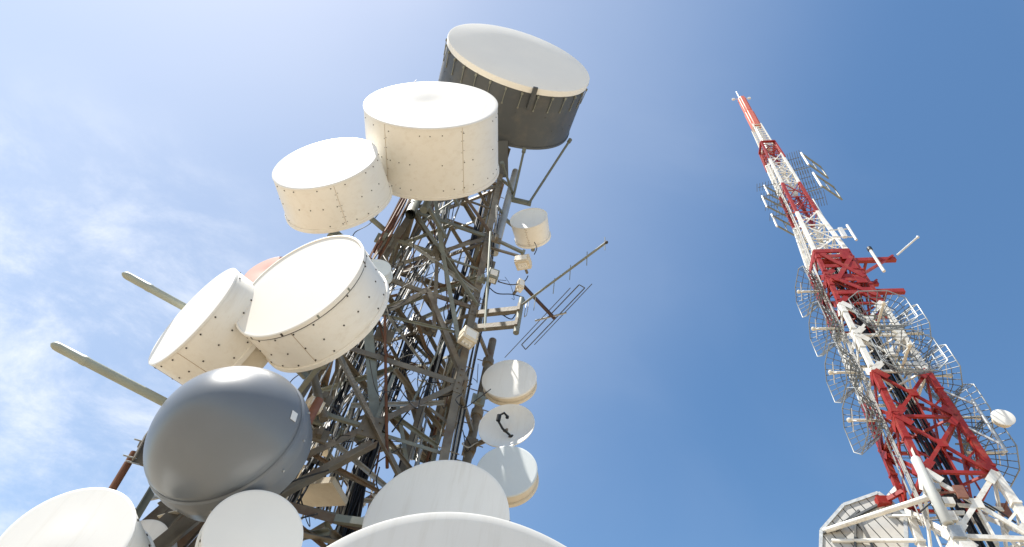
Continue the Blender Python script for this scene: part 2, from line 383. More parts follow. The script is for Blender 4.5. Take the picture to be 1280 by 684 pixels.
# ------------------------------------------------------------------ dishes
def frame(px, h, az, ti):
    C = at(px[0], px[1], h); a, t = rad(az), rad(ti)
    n = V((math.sin(a) * math.cos(t), -math.cos(a) * math.cos(t), math.sin(t)))
    u = n.cross(V((0, 0, 1))).normalized() * -1; w = n.cross(u)
    if w.z < 0: w = -w
    return C, n, u, w
def dish(name, label, cat, px, h, az, ti, rh, L, kb=1.0, style='flat', shroud=None, face=None, group=None, bolts=(), nb=36, seams=(), target=None, arms=2, dent=.03, rimw=.0):
    shroud = shroud or WHITE; face = face or RADOME
    C, n, u, w = frame(px, h, az, ti); R = rh * h; Lm = L * R
    B = C - n * Lm
    Mx = Matrix((( u.x, -n.x, w.x), (u.y, -n.y, w.y), (u.z, -n.z, w.z)))
    root = thing(name, label, cat, B, Mx, group)
    # shroud: thin-walled drum with bolts
    m = MB(); e = .012 * R
    rr = lambda y: R + (kb - 1) * R * (-y / Lm)
    m.lathe(C, n, [(-Lm, rr(-Lm) - .02), (-Lm, rr(-Lm)), (-Lm * .5, rr(-Lm * .5)), (-.012, rr(0)), (0, R - .006), (0, R - .02), (-.03, R - .025), (-Lm, rr(-Lm) - .025)], u=u, N=128)
    def onside(y, t): r = rr(y); d = u * math.cos(t) + w * math.sin(t); return C + n * y + d * r, d
    for fy in bolts:
        for k in range(nb):
            if random.random() < .25: continue
            p, d = onside(-Lm * fy + random.uniform(-.006, .006), 2 * math.pi * (k + .3 + random.uniform(-.06, .06)) / nb); m.tube(p - d * .004, p + d * .008, .0105, 6, mi=1)
    for t in seams:
        t = rad(t)
        m.beam(onside(-.03, t)[0] + onside(0, t)[1] * .001, onside(-Lm + .02, t)[0] + onside(0, t)[1] * .001, .006, .004, onside(0, t)[1].cross(n), mi=2)
        for k in range(7 if nb > 24 else 0):
            for dt in (-.022, .022):
                if random.random() < .3: continue
                p, d = onside(-Lm * (.08 + .14 * k + random.uniform(-.02, .02)), t + dt / R); m.tube(p - d * .004, p + d * .005, .0065, 6, mi=1)
    sh = obj('shroud', m, [shroud, DARK, SEAM], root)
    # rear ring and rear bowl
    m = MB(); rb = rr(-Lm)
    m.lathe(C, n, [(-Lm - .05, rb - .03), (-Lm - .05, rb + .022), (-Lm + .005, rb + .022), (-Lm + .012, rb + .002)], u=u, N=96); obj('rear_ring', m, shroud, root)
    m = MB(); m.lathe(C, n, [(-Lm - .03, rb - .015), (-Lm - .12 * rb, rb * .8), (-Lm - .22 * rb, rb * .5), (-Lm - .28 * rb, rb * .2), (-Lm - .29 * rb, 0)], u=u, N=64); obj('rear_bowl', m, shroud if shroud is not WHITE else RADOMEG, root)
    # radome
    m = MB()
    if style == 'rim':
        m.lathe(C, n, [(.002, R + .012), (.014, R + .012), (.018, R + .006), (.018, R - .012), (.008, R - .016), (.007, R * .6), (.009, R * .25), (.009, 0)], u=u, N=128)
        m.lathe(C, n, [(-.03, R + .006), (-.03, R + .012), (.002, R + .012)], u=u, N=128)
    elif style == 'cap':
        m.lathe(C, n, [(-.075 * R, R + .012), (-.02, R + .02), (.004, R + .014), (.012, R - .02), (.02, R * .6), (.022, R * .3), (.022, 0)], u=u, N=128)
    elif style == 'recess':
        m.lathe(C, n, [(.004, R + .003), (.006, R - .008), (-.006, R - .014), (-.010 - dent * R * .35, R * .6), (-.010 - dent * R * .75, R * .25), (-.010 - dent * R, 0)], u=u, N=96)
    else:
        pr = [(-.02, R + .005), (.003, R + .005), (.008, R - .008)] + [(.008 - dent * R * math.exp(-(k / 24. / .40) ** 2), R * k / 24.) for k in range(23, 1, -1)]; pr.append((pr[-1][0], 0))
        m.lathe(C, n, pr, u=u, N=128)
    rd = obj('radome', m, face, root)
    if rimw:
        mm = MB(); mm.lathe(C, n, [(-rimw, R + .004), (-rimw, R + .012), (0, R + .012), (.004, R + .004)], u=u, N=128); obj('rim_band', mm, CREAM, root)
    # mount: hub, vertical pipe and arms to the tower
    m = MB(); hub = C - n * (Lm + .30 * rb)
    m.tube(C - n * (Lm + .2 * rb), hub, .12 * rb + .03, 16); obj('hub', m, GALVG, root)
    pp = hub - n * .06
    m = MB(); m.tube(pp - V((0, 0, .75 * rb)), pp + V((0, 0, .75 * rb)), .035 + .03 * rb, 14); obj('mount_pipe', m, GALVG, root)
    if target is not None:
        for k in range(arms):
            dz = (k - (arms - 1) / 2) * 1.1 * rb
            q = V(target(pp.z + dz)); m = MB(); m.beam(pp + V((0, 0, dz)), q, .09, .06, V((0, 0, 1))); obj('mount_arm', m, GALVG, root)
    return root, C, n, u, w, R, Lm
NL = lambda z: tcor(0, z); FR = lambda z: tcor(2, z)
MID = lambda z: (tcor(0, z) + tcor(1, z)) / 2
D1 = dish('drum_antenna', 'largest white riveted drum antenna on the upper tower, face turned up over the grey lattice', 'antenna', (539.2, 129.3), 5.0, -7.4, .3, .2489, 1.05, 1.03, bolts=(.1, .52, .9), nb=40, seams=(-118, -52), target=MID, dent=.037)
m = MB(); p = at(518, 103, 5.6); m.tube(p - V((0, 0, .02)), p + V((0, 0, .05)), .012, 6, mi=1); m.tube(p, p + V((0, 0, .16)), .006, 6); obj('drain_spike', m, [WHITE, DARK], D1[0])
dish('drum_antenna', 'white riveted drum antenna left of the largest white drum, face tipped up', 'antenna', (406.6, 202.7), 6.2, -16.3, -3.6, .1429, .86, 1.04, bolts=(.08, .5, .93), nb=26, seams=(-62,), target=NL, dent=.037)
D3 = dish('drum_antenna', 'dark grey drum antenna with a pale radome, highest on the lattice tower', 'antenna', (650.3, 69.7), 5.0, 7.5, -1.9, .3796, .83, 1.0, style='cap', shroud=DGREY, face=mat('pale_stone_radome', (.86, .84, .775), .5, var=.03, scale=1), bolts=(.45, .7), nb=30, target=MID)
D4 = dish('drum_antenna', 'rimmed white drum antenna tilted left in front of the lattice, above the grey dome', 'antenna', (375.4, 354.4), 5.3, -30.2, -6.5, .1558, .66, .99, style='rim', bolts=(.12, .55, .92), nb=22, seams=(-78,), target=NL, face=mat('warm_white_radome', (.82, .785, .71), .5, var=.03, scale=1.2))
D5 = dish('drum_antenna', 'white drum antenna seen almost edge on, leftmost of the big drums, above the grey dome', 'antenna', (241.4, 393.5), 6.5, -46.3, -6.0, .1103, .80, 1.0, bolts=(.1, .5, .9), nb=20, seams=(-75, -120), target=NL, dent=.02)
dish('drum_antenna', 'white drum antenna half hidden behind the bottom edge white dish', 'antenna', (544.8, 649.1), 5.7, -14.3, 1.3, .1282, .8, 1.0, bolts=(.1,), nb=24, target=MID, dent=.0)
dish('drum_antenna', 'huge cream white dish cut off by the bottom edge, in front of every other drum', 'antenna', (610.9, 999.7), 4.0, 13.3, .5, .3871, .6, 1.0, bolts=(.3,), nb=40, target=MID, dent=-.03)
dish('drum_antenna', 'white drum antenna at the bottom left corner, below the whip antenna rods', 'antenna', (79.7, 676.9), 5.4, -7.1, 1.9, .0840, 1.0, 1.0, bolts=(.1, .8), nb=24, target=NL, dent=-.02)
dish('dish_antenna', 'round pale grey dish with a plain flat face, just below the grey dome', 'antenna', (317.7, 668.9), 5.0, 17.2, -1.4, .0733, .5, 1.0, bolts=(.3,), nb=20, target=NL, dent=-.02, face=mat('dull_white_radome', (.75, .73, .68), .5, var=.03, scale=2))
PD = lambda z: V((pd.x, pd.y, z))
dish('dish_antenna', 'small white dish streaked with shadows, topmost of the three on the right pole', 'antenna', (636.4, 472.8), 7.2, -14.9, 1.3, .0591, .32, .97, style='cap', shroud=CREAM, target=PD, arms=1)
dish('dish_antenna', 'small cream edged dish, face tinted for shade, lowest of the three on the right pole', 'antenna', (633.2, 588.2), 7.0, -14.1, .3, .0585, .42, .97, shroud=CREAM, face=RADOMEG, target=PD, arms=1, dent=-.02)  # greyer face colour carries the shade this dish hangs in
D13 = dish('drum_antenna', 'little white drum antenna with a recessed face, alone beside the upper right of the lattice', 'antenna', (660.7, 272.7), 7.2, -20.9, -1.6, .0601, 1.17, .93, style='recess', dent=.06, target=lambda z: V((pz.x, pz.y, z)), arms=1, seams=(-95,))
dish('drum_antenna', 'small drum with a faded pink back, peeping out behind the rimmed white drum', 'antenna', (333, 338), 6.7, -24, 0, .050, .5, 1.0, shroud=PINK, face=PINK, target=NL, arms=1)
dish('dish_antenna', 'small pale green round dish wedged between rimmed white drum and lattice', 'antenna', (468, 336), 6.3, -5, 0, .040, .5, 1.0, shroud=RADOMEG, face=RADOMEG, target=NL, arms=1, dent=-.1)
dish('dish_antenna', 'white dish edge peeping out behind the bottom left white drum', 'antenna', (170, 684), 6.6, -8, 0, .042, .5, 1.0, target=NL, arms=1)
# grey drum: clamps around the rim, latch plate, struts
DSTRUT = mat('dark_green_grey_steel', (.13, .14, .115), .6, var=.2, scale=5)
r3, C, n, u, w, R, Lm = D3
for k in range(30):
    t = 2 * math.pi * (k + .35) / 30; d = u * math.cos(t) + w * math.sin(t)
    m = MB(); a = C - n * (.10 * R) + d * (R + .03)
    m.tube(a, a - n * (.20 * R) - d * .02, .011, 6); m.box(a, d * .02, n * .03, d.cross(n) * .025); m.box(a - n * .2 * R - d * .03, d * .02, n * .02, d.cross(n) * .02)
    obj('rim_clamp', m, GALVG, r3)
t = rad(-72); d = u * math.cos(t) + w * math.sin(t); m = MB(); a = C - n * (.06 * R) + d * (R + .05); m.beam(a + n * .16, a - n * .42, .11, .05, d.cross(n)); obj('latch_plate', m, DGREY, r3)
for (q0, q1) in (((712, 176), (660, 256)), ((655, 188), (641, 250)), ((628, 205), (642, 245))):
    a = at(q0[0], q0[1], 6.45); b = at(q1[0], q1[1], 7.35); m = MB(); m.tube(a, b, .03, 10); m.lathe(a, (b - a), [(-.05, 0), (-.05, .05), (.06, .05), (.06, 0)], N=10); obj('strut', m, DSTRUT, r3)
m = MB(); m.beam(at(638, 249, 7.35), at(664, 255, 7.35), .11, .09, (0, 0, 1)); obj('strut_foot', m, DSTRUT, r3)
m = MB(); m.beam(at(627, 176, 6.55), at(628, 222, 7.3), .3, .02, tr); obj('web_plate', m, DGREY, r3)
r4_, C, n, u, w, R, Lm = D4
m = MB(); m.lathe(C, n, [(-.042, R + .001), (-.042, R + .009), (-.031, R + .009)], u=u, N=128); obj('gap_shade_ring', m, DARK, r4_)  # dark ring added for the gap behind the rim, its shade as colour
for k in range(12):
    t = 2 * math.pi * (k + .2) / 12; d = u * math.cos(t) + w * math.sin(t); m = MB(); p = C + d * (R + .010) - n * .012; m.box(p, d * .006, n * .022, d.cross(n) * .011); obj('rim_clip', m, DARK if k % 3 == 0 else GALVG, r4_)
# D4: splice strap on the drum's rear, D5: second band
r5, C, n, u, w, R, Lm = D5
m = MB(); m.lathe(C, n, [(-Lm - .30, R * .82), (-Lm - .30, R * .90), (-Lm - .04, R * .985), (-Lm - .04, R * .9)], u=u, N=96); obj('rear_cover', m, CREAM, r5)

# grey dome antenna
C, n, u, w = frame((284, 542.6), 5.3, -17.5, -4.2); R = .1322 * 5.3
Mx = Matrix(((u.x, -n.x, w.x), (u.y, -n.y, w.y), (u.z, -n.z, w.z)))
dome = thing('dome_antenna', 'slate grey egg shaped dome antenna with a sunlit top, left of the lattice', 'antenna', C - n * .3, Mx)
m = MB(); lip, kk, pw = .09, .855, 1.43
prof = [(-.05 * R, R * .96), (0, R * .962), (lip * R * .6, R * .968), (lip * R, R * .972)]
for i in range(1, 41):
    s = 1 - (1 - i / 40.) ** 1.6; rr_ = max(1 - s ** 2.0, 0) ** .5; re = math.sqrt(rr_ ** 2 + .30 ** 2 * (1 - rr_ ** 2) ** 2); prof.append((lip * R + kk * R * max(1 - re ** pw, 0) ** (1 / pw), R * .972 * rr_))
m.lathe(C, n, prof, u=u, N=128); dm = obj('radome', m, DOME, dome, smooth=60)
m = MB(); m.lathe(C, n, [(-.34, R * .90), (-.34, R * .93), (-.24 * R, R * .985), (-.20 * R, R * 1.0), (-.05 * R, R * 1.004), (.0, R * .995), (.018 * R, R * .97), (.012 * R, R * .955)], u=u, N=128)
for k in range(14):
    t = 2 * math.pi * k / 14; d = u * math.cos(t) + w * math.sin(t); p = C + d * R * 1.002 - n * .10; m.tube(p - d * .005, p + d * .012, .010, 6, mi=1)
obj('rim_band', m, [DOME, GALVB], dome)
m = MB(); m.lathe(C, n, [(-.28, R * .94), (-.45, R * .6), (-.5, R * .3), (-.5, 0)], u=u, N=64); obj('rear_bowl', m, DOME, dome)
def domept(s, t):
    r = R * .972 * max(1 - s ** pw, 0) ** (1 / pw); return C + n * (lip * R + kk * R * s) + (u * math.cos(t) + w * math.sin(t)) * r
t = rad(8); p = domept(.10, t); nn = (domept(.10, t + .02) - p).cross(domept(.13, t) - p).normalized(); nn = nn if nn.dot(n) > 0 else -nn
e1 = (domept(.13, t) - p).normalized(); e2 = nn.cross(e1)
m = MB(); m.box(p + nn * .004, e1 * .030, e2 * .045, nn * .002); obj('sticker', m, STICK, dome)
hub = C - n * .55
m = MB(); m.tube(C - n * .45, hub, .16, 20); obj('hub', m, ROD, dome)
m = MB(); m.tube(hub - V((0, 0, .7)), hub + V((0, 0, .7)), .065, 16); obj('mount_pipe', m, BROWNP, dome)
for dz in (-.5, .45):
    m = MB(); m.beam(hub + V((0, 0, dz)), NL(hub.z + dz), .10, .07, (0, 0, 1)); obj('mount_arm', m, GALV, dome)

# open parabolic dish with a black hooked feed
C, n, u, w = frame((633, 531.3), 7.1, -19.7, 1.5); R = .0570 * 7.1
Mx = Matrix(((u.x, -n.x, w.x), (u.y, -n.y, w.y), (u.z, -n.z, w.z)))
od = thing('dish_antenna', 'open white bowl dish with a black hooked feed arm, middle of the right pole', 'antenna', C - n * .2, Mx)
m = MB(); m.lathe(C, n, [(-.30 * R + .30 * R * (k / 12) ** 2, R * k / 12) for k in range(13)] + [(.006, R + .012), (-.012, R + .014)] + [(-.30 * R + .30 * R * (k / 12) ** 2 - .016, R * k / 12) for k in range(12, -1, -1)], u=u, N=96); obj('reflector', m, RADOME, od)
m = MB(); b0 = C - n * .29 * R + w * -.34 * R + u * .18 * R
pts = [b0, b0 + n * .06 - u * .02, C + n * .02 - w * .22 * R - u * .10 * R, C + n * .07 + w * .05 * R - u * .28 * R, C + n * .09 + w * .28 * R - u * .26 * R, C + n * .08 + w * .40 * R - u * .10 * R, C + n * .05 + w * .30 * R + u * .02 * R]
m.poly(pts, .017, 8); m.tube(pts[3], pts[4], .034, 10); m.lathe(b0 - n * .01, n, [(0, 0), (0, .055), (.02, .05), (.03, 0)], N=16); m.tube(pts[-1], pts[-1] - w * .03, .026, 10); obj('feed', m, BLKP, od)
m = MB(); m.tube(C - n * .3 * R, PD(C.z) , .04, 12); m.box(PD(C.z), tr * .09, tn * .09, V((0, 0, .12))); obj('mount_arm', m, GALV, od)

# ------------------------------------------------------------------ rods, yagis, boxes on the left tower
for (tip, base, h, lab) in (((152, 341), (236, 387), 7.2, 'upper grey green whip antenna rod sticking out left from behind the edge on drum'), ((63, 429), (202, 501), 6.9, 'lower grey green whip antenna rod sticking out left from behind the grey dome')):
    b = at(base[0], base[1], h); t_ = atz(tip[0], tip[1], b.z); d = (b - t_).normalized(); end = b + d * 1.2
    r_ = thing('whip_antenna', lab, 'antenna', end, None, 'whip antenna rods at the left')
    m = MB(); pr = [(0, 0), (.02, .028), (.05, .045), (.09, .050), (.34, .051), (.345, .055), (.40, .055), (.405, .051)] + [((end - t_).length, .052)]
    m.lathe(t_, d, pr + [((end - t_).length, 0)], N=20); obj('rod', m, ROD, r_)
    m = MB(); m.tube(end - d * .25, end + d * .05, .075, 16); m.beam(end, NL(b.z), .08, .06, (0, 0, 1)); obj('mount_arm', m, GALVG, r_)
# boom yagi pointing right
y0 = atz(646, 396, zA + .1); y1 = atz(758, 303, zA + .1); d = (y1 - y0).normalized()
yg = thing('yagi_antenna', 'thin boom yagi antenna pointing up right over the blue sky, with short upright elements', 'antenna', V((PA.x, PA.y, zA + .1)))
m = MB(); m.tube(V((PA.x, PA.y, zA + .1)), y1, .020, 10); m.ball(y1, .03, n=8, mi=1); obj('boom', m, [GALVG, DARK], yg)
Lb = (y1 - y0).length
for f_, hl in ((.22, .24), (.44, .22), (.62, .21), (.80, .20), (.985, .19)):
    p = y0 + d * Lb * f_; m = MB(); m.tube(p - V((0, 0, hl)), p + V((0, 0, hl)), .0065, 6); obj('element', m, GALVG, yg)
p = y0 + d * Lb * .12; m = MB(); loop = []
for k in range(24):
    t = 2 * math.pi * k / 24; cx, sz = math.cos(t), math.sin(t); loop.append(p + d * .035 * cx + V((0, 0, .21 * (1 if sz > 0 else -1) * min(1, abs(sz) * 1.6) ** .5)))
m.poly(loop, .008, 6, closed=True); obj('folded_dipole', m, GALVB, yg)
# horizontal loop antenna on a dark boom
zq = at(650, 353, 7.2).z
q = lambda x, y: atz(x, y, zq)
lb = thing('loop_antenna', 'antenna of long thin diagonal rods and a loop on a dark brown boom', 'antenna', q(650, 353))
m = MB(); m.beam(q(650, 353), q(693, 398), .06, .05, (0, 0, 1)); m.ball(q(692, 397), .04, n=10); obj('boom', m, BRONZE, lb)
m = MB(); m.tube(q(669, 401), q(708, 391), .02, 8); obj('cross_bar', m, GALVB, lb)
for a, b in (((631, 447), (713, 360)), ((668, 431), (740, 355))):
    m = MB(); m.tube(q(*a), q(*b), .008, 6); obj('element', m, DGREY, lb)
m = MB(); pts = [q(652, 431), q(724, 356), q(731, 360), q(657, 437)]
pp = []
for k in range(4): pp += [pts[k].lerp(pts[(k + 1) % 4], f_) for f_ in (.01, .25, .5, .75, .99)]
m.poly(pp, .011, 6, closed=True); obj('loop', m, DGREY, lb)
# equipment boxes
def gear(name, lab, px, h, sz, yaw, tilt, mt=CREAM, cable=None):
    c = at(px[0], px[1], h); M = Matrix.Rotation(rad(yaw), 3, 'Z') @ Matrix.Rotation(rad(tilt), 3, 'X')
    r_ = thing(name, lab, 'equipment box', c, M)
    X, Y, Z = (M @ V((1, 0, 0))), (M @ V((0, 1, 0))), (M @ V((0, 0, 1))); m = MB()
    m.box(c, X * sz[0], Y * sz[1], Z * sz[2]); m.box(c - Z * sz[2] * .2, X * sz[0] * 1.06, Y * sz[1] * 1.06, Z * .012)
    o = obj('housing', m, mt, r_); bv = o.modifiers.new('b', 'BEVEL'); bv.width = .012; bv.segments = 2
    m = MB(); m.box(c - Y * sz[1] * 1.03, X * sz[0] * .7, Y * .008, Z * sz[2] * .6); m.box(c - Z * sz[2] * 1.02, X * sz[0] * .6, Y * sz[1] * .6, Z * .008)
    for k in (-.5, 0, .5): m.tube(c - Z * sz[2] + X * sz[0] * k, c - Z * (sz[2] + .05) + X * sz[0] * k, .018, 8)
    obj('cover', m, WHITE, r_)
    m = MB(); m.tube(c + Y * sz[1], c + Y * (sz[1] + .18), .03, 8); obj('bracket', m, GALV, r_)
gear('equipment_box', 'cream box hanging under the yellowish conduit on the right leg of the lattice', (585, 422), 6.75, (.13, .10, .13), 25, 0)
gear('equipment_box', 'cream box just below the little recessed drum, with a black cable under it', (654, 328), 7.1, (.15, .12, .10), -25, 8)
gear('equipment_box', 'small yellowed box at the start of the dark brown boom', (650, 357), 7.15, (.065, .07, .13), 20, 0)
gear('equipment_box', 'grey green box on the right leg of the lattice beside the conduit', (616, 345), 7.0, (.10, .08, .14), 10, 0, GALVG)
gear('equipment_box', 'cream gear box behind the right edge of the grey dome', (392, 508), 6.6, (.10, .09, .08), 30, 10)

# ------------------------------------------------------------------ cables on the left tower
def spl(P, k=8):
    out = []
    for i in range(len(P) - 1):
        a, b, c, d_ = P[max(i - 1, 0)], P[i], P[i + 1], P[min(i + 2, len(P) - 1)]
        for s in range(k):
            t = s / k; out.append(.5 * ((2 * b) + (c - a) * t + (2 * a - 5 * b + 4 * c - d_) * t * t + (3 * b - a - 3 * c + d_) * t ** 3))
    return out + [P[-1]]
def bundle(lab, pts, ncab, spread, r, mats, name='cable_bundle'):
    P = [at(*p) for p in pts]; r_ = thing(name, lab, 'cables', P[0])
    for k in range(ncab):
        off = V((random.gauss(0, spread), random.gauss(0, spread), 0)); m = MB()
        Q = [p + off * (1 + .35 * random.uniform(-1, 1)) + V((random.gauss(0, spread * .45), random.gauss(0, spread * .45), random.gauss(0, .05))) for p in P]
        m.poly(spl(Q, 6), r * random.uniform(.7, 1.2), 6); obj('cable', m, mats[k % len(mats)], r_)
bundle('thick black cable bundle low in the lattice, left of the half hidden white drum', [(408, 720, 7.6), (430, 660, 7.6), (452, 590, 7.7), (470, 540, 7.8), (492, 480, 8.0), (520, 400, 8.3)], 26, .06, .019, [BLACK, BLACK, BLACK, GREYC, BLACK])
bundle('tight black cable column rising through the open right half of the lattice', [(480, 640, 8.1), (507, 570, 8.1), (530, 500, 8.1), (549, 440, 8.1), (570, 370, 8.1), (590, 300, 8.1), (606, 240, 8.1)], 11, .035, .022, [BLACK])
bundle('fan of pale and dark waveguide cables crossing the middle of the lattice', [(400, 640, 8.3), (425, 560, 8.2), (452, 480, 8.1), (482, 410, 8.0), (518, 345, 7.9), (545, 300, 7.8), (560, 240, 7.7)], 17, .08, .014, [GREYC, GALVB, GREYC, BLACK, GALVG])
bundle('loose bundle of black cables dropping behind the grey dome mount', [(330, 690, 7.3), (372, 612, 7.3), (400, 560, 7.4), (415, 520, 7.5), (438, 470, 7.6), (470, 400, 7.6)], 12, .06, .015, [BLACK, BLACK, GREYC])
bundle('narrow bundle of grey cables along the right leg of the lattice', [(556, 620, 7.2), (572, 540, 7.2), (590, 450, 7.2), (604, 385, 7.2), (616, 310, 7.2), (622, 260, 7.2)], 7, .04, .013, [GREYC, BLACK, GALVB])
bundle('rust stained conduits beside the left leg of the lattice, under the big white drum', [(445, 370, 7.0), (468, 320, 7.0), (490, 280, 7.0), (508, 245, 7.0)], 7, .07, .016, [RUST, GALV, BROWNP])
zones = [((380, 560), (445, 650), 30), ((430, 550), (370, 490), 30), ((470, 580), (270, 420), 26), ((500, 600), (440, 580), 10), ((600, 660), (320, 400), 5), ((440, 500), (250, 330), 6)]
for (xa, xb), (ya, yb), cnt in zones:
    for k in range(cnt):
        x, y = random.uniform(xa, xb), random.uniform(ya, yb); h = random.uniform(6.7, 8.6)
        a = at(x, y, h); b = at(x + random.uniform(-45, 45), y + random.uniform(-50, 50), h + random.uniform(-.5, .5))
        sag = random.uniform(.1, .55); mid = (a + b) / 2 - V((0, 0, sag)) + tr * random.uniform(-.25, .25)
        m = MB(); m.poly(spl([a, a.lerp(mid, .6) + tr * random.uniform(-.12, .12), mid, b.lerp(mid, .55) + tn * random.uniform(-.15, .15), b], 7), random.uniform(.005, .011), 5)
        solo('cable', m, BLACK if random.random() < .8 else GREYC, 'loose thin cable looping between the members of the grey lattice', 'cable', a, 'loose cables in the grey lattice')
for pts in ([(655, 372, 7.1), (640, 368, 7.1), (622, 367, 7.1), (612, 360, 7.1)], [(660, 345, 7.1), (655, 352, 7.1), (640, 356, 7.1), (622, 352, 7.1)], [(590, 480, 7.0), (560, 495, 7.1), (525, 500, 7.1), (490, 540, 6.9)], [(650, 388, 7.2), (630, 394, 7.1), (612, 388, 7.0)], [(668, 318, 7.1), (671, 310, 7.2), (668, 303, 7.3)]):
    P = [at(*p) for p in pts]; m = MB(); m.poly(spl(P, 8), .011, 6); solo('cable', m, BLACK, 'loose thin cable looping between the members of the grey lattice', 'cable', P[0], 'loose cables in the grey lattice')

# ------------------------------------------------------------------ red and white tower
RAZ = rad(45.3); RC = V((30 * math.sin(RAZ), 30 * math.cos(RAZ), 1.6)); RY = rad(-16)
rx, ry = V((math.cos(RY), math.sin(RY), 0)), V((-math.sin(RY), math.cos(RY), 0))     # right, away
mast = thing('lattice_mast', 'tall red and white painted lattice mast standing apart at the right', 'tower', V((RC.x, RC.y, 0)), Matrix.Rotation(RY, 3, 'Z'))
KW = [(-1.6, 2.08), (19.5, 1.42), (26, 1.28), (32, 1.16), (38, 1.02), (38.6, .80), (44, .72), (55, .60), (57.5, .50), (72, .42)]
def mw(z):
    for (a, p), (b, q_) in zip(KW, KW[1:]):
        if z <= b: return p + (q_ - p) * (z - a) / (b - a)
    return KW[-1][1]
MC = [(-1, -1), (1, -1), (1, 1), (-1, 1)]             # near leg first, then right, far, left
def mcor(i, z, k=1.0):
    a, b = MC[i % 4]; return RC + rx * a * mw(z) * k + ry * b * mw(z) * k + V((0, 0, z))
MFN = [-ry, rx, ry, -rx]
SECT = [(-1.6, 19.5, WHTP, [-1.6, 4.8, 9.6, 13.0, 16.3, 19.5], .30, .20), (19.5, 26, REDP, [19.5, 22.8, 26], .27, .17), (26, 32, WHTP, [26, 29, 32], .25, .15), (32, 38, REDP, [32, 35, 38], .24, .15),
        (38, 44, WHTP, [38, 40, 42, 44], .22, .10), (44, 49, REDP, [44, 46.5, 49], .20, .09), (49, 55, WHTP, [49, 51, 53, 55], .18, .08), (55, 57.5, REDP, [55, 56.2, 57.5], .16, .07)]
upper = MB()
def ring(m, z, bw):
    for i in range(4):
        a, b = mcor(i, z + .02), mcor(i + 1, z + .02); m.beam(a, b, bw * .9, bw * .8, (0, 0, 1))
    for i in (0, 1): m.beam(mcor(i, z + .05 + .05 * i), mcor(i + 2, z + .05 + .05 * i), bw * .6, bw * .6, (0, 0, 1))
for z0, z1, mt, zs, lw, bw in SECT:
    m = MB(); ring(m, zs[0] if z0 > 0 else zs[1], bw)
    sec = obj('tower_section', m, mt, mast, smooth=0); sec['label'] = ('red' if mt is REDP else 'white') + ' painted section'
    for z in zs[1:-1] if z0 > 0 else zs[2:-1]:
        m = MB(); ring(m, z, bw); obj('horizontal_ring', m, mt, sec, root=mast, smooth=0)
    for i in range(4):
        m = MB(); m.beam(mcor(i, z0), mcor(i, z1), lw, lw, rx)
        k = z0 + .3
        while k < z1 and z0 < 38:                       # flange plates on the legs
            m.beam(mcor(i, k), mcor(i, k + .10), lw * 1.25, lw * 1.25, rx); k += 1.6
        if z0 < 38:                                      # gusset plates
            for z in zs:
                for nn, q_ in ((MFN[i], i + 1), (MFN[i - 1], i - 1)):
                    for up_ in (-1, 1):
                        if z0 <= z + up_ * .5 <= z1:
                            t_ = (mcor(q_, z) - mcor(i, z)).normalized(); p = mcor(i, z) + nn * (lw / 2 + .012)
                            m.beam(p, p + (t_ + V((0, 0, up_ * 1.1))) * .5, .36, .02, t_.cross(nn) - t_ * 0)
        obj('leg', m, mt, sec, root=mast, smooth=0)
    for i in range(4):
        nn = MFN[i]; j = i + 1
        for k, (a, b) in enumerate(zip(zs, zs[1:])):
            A0, B0, A1, B1 = mcor(i, a), mcor(j, a), mcor(i, b), mcor(j, b); c = (A0 + B0 + A1 + B1) / 4
            if z0 < 38:
                for q_, (P, Q) in enumerate(((A0, B1), (B0, A1))):
                    mm = MB(); mm.beam(P + nn * (.03 - .09 * q_), Q + nn * (.03 - .09 * q_), bw, .07, (Q - P).cross(nn))
                    if not q_: mm.beam(c - V((0, 0, .22)) + nn * .073, c + V((0, 0, .22)) + nn * .073, .42, .02, nn.cross(V((0, 0, 1))))
                    obj('brace', mm, mt, sec, root=mast, smooth=0)
                if z0 < 30 and i != 2 and a > 3:
                    for P, Q in ((A0.lerp(B1, .25), A0.lerp(A1, .45)), (B0.lerp(A1, .25), B0.lerp(B1, .45)), ((A0 + B0) / 2, c)):
                        mm = MB(); mm.beam(P - nn * .08, Q - nn * .08, bw * .5, .05, nn.cross(Q - P)); obj('secondary_brace', mm, mt, sec, root=mast, smooth=0)
            else:
                mi = 1 if mt is WHTP else 0
                P, Q = ((A0, B1), (B0, A1))[(k + i) % 2]
                upper.beam(P + nn * .02, Q + nn * .02, bw, .05, (Q - P).cross(nn), mi); upper.beam(A0.lerp(A1, .5) - nn * .03, B0.lerp(B1, .5) - nn * .03, bw * .7, .05, (0, 0, 1), mi)
                P, Q = ((A0, B1), (B0, A1))[(k + i + 1) % 2]
                upper.beam(P - nn * .06, Q - nn * .06, bw * .7, .04, (Q - P).cross(nn), mi)
ub = obj('bracing', upper, [REDP, WHTP], mast, smooth=0); ub['kind'] = 'stuff'
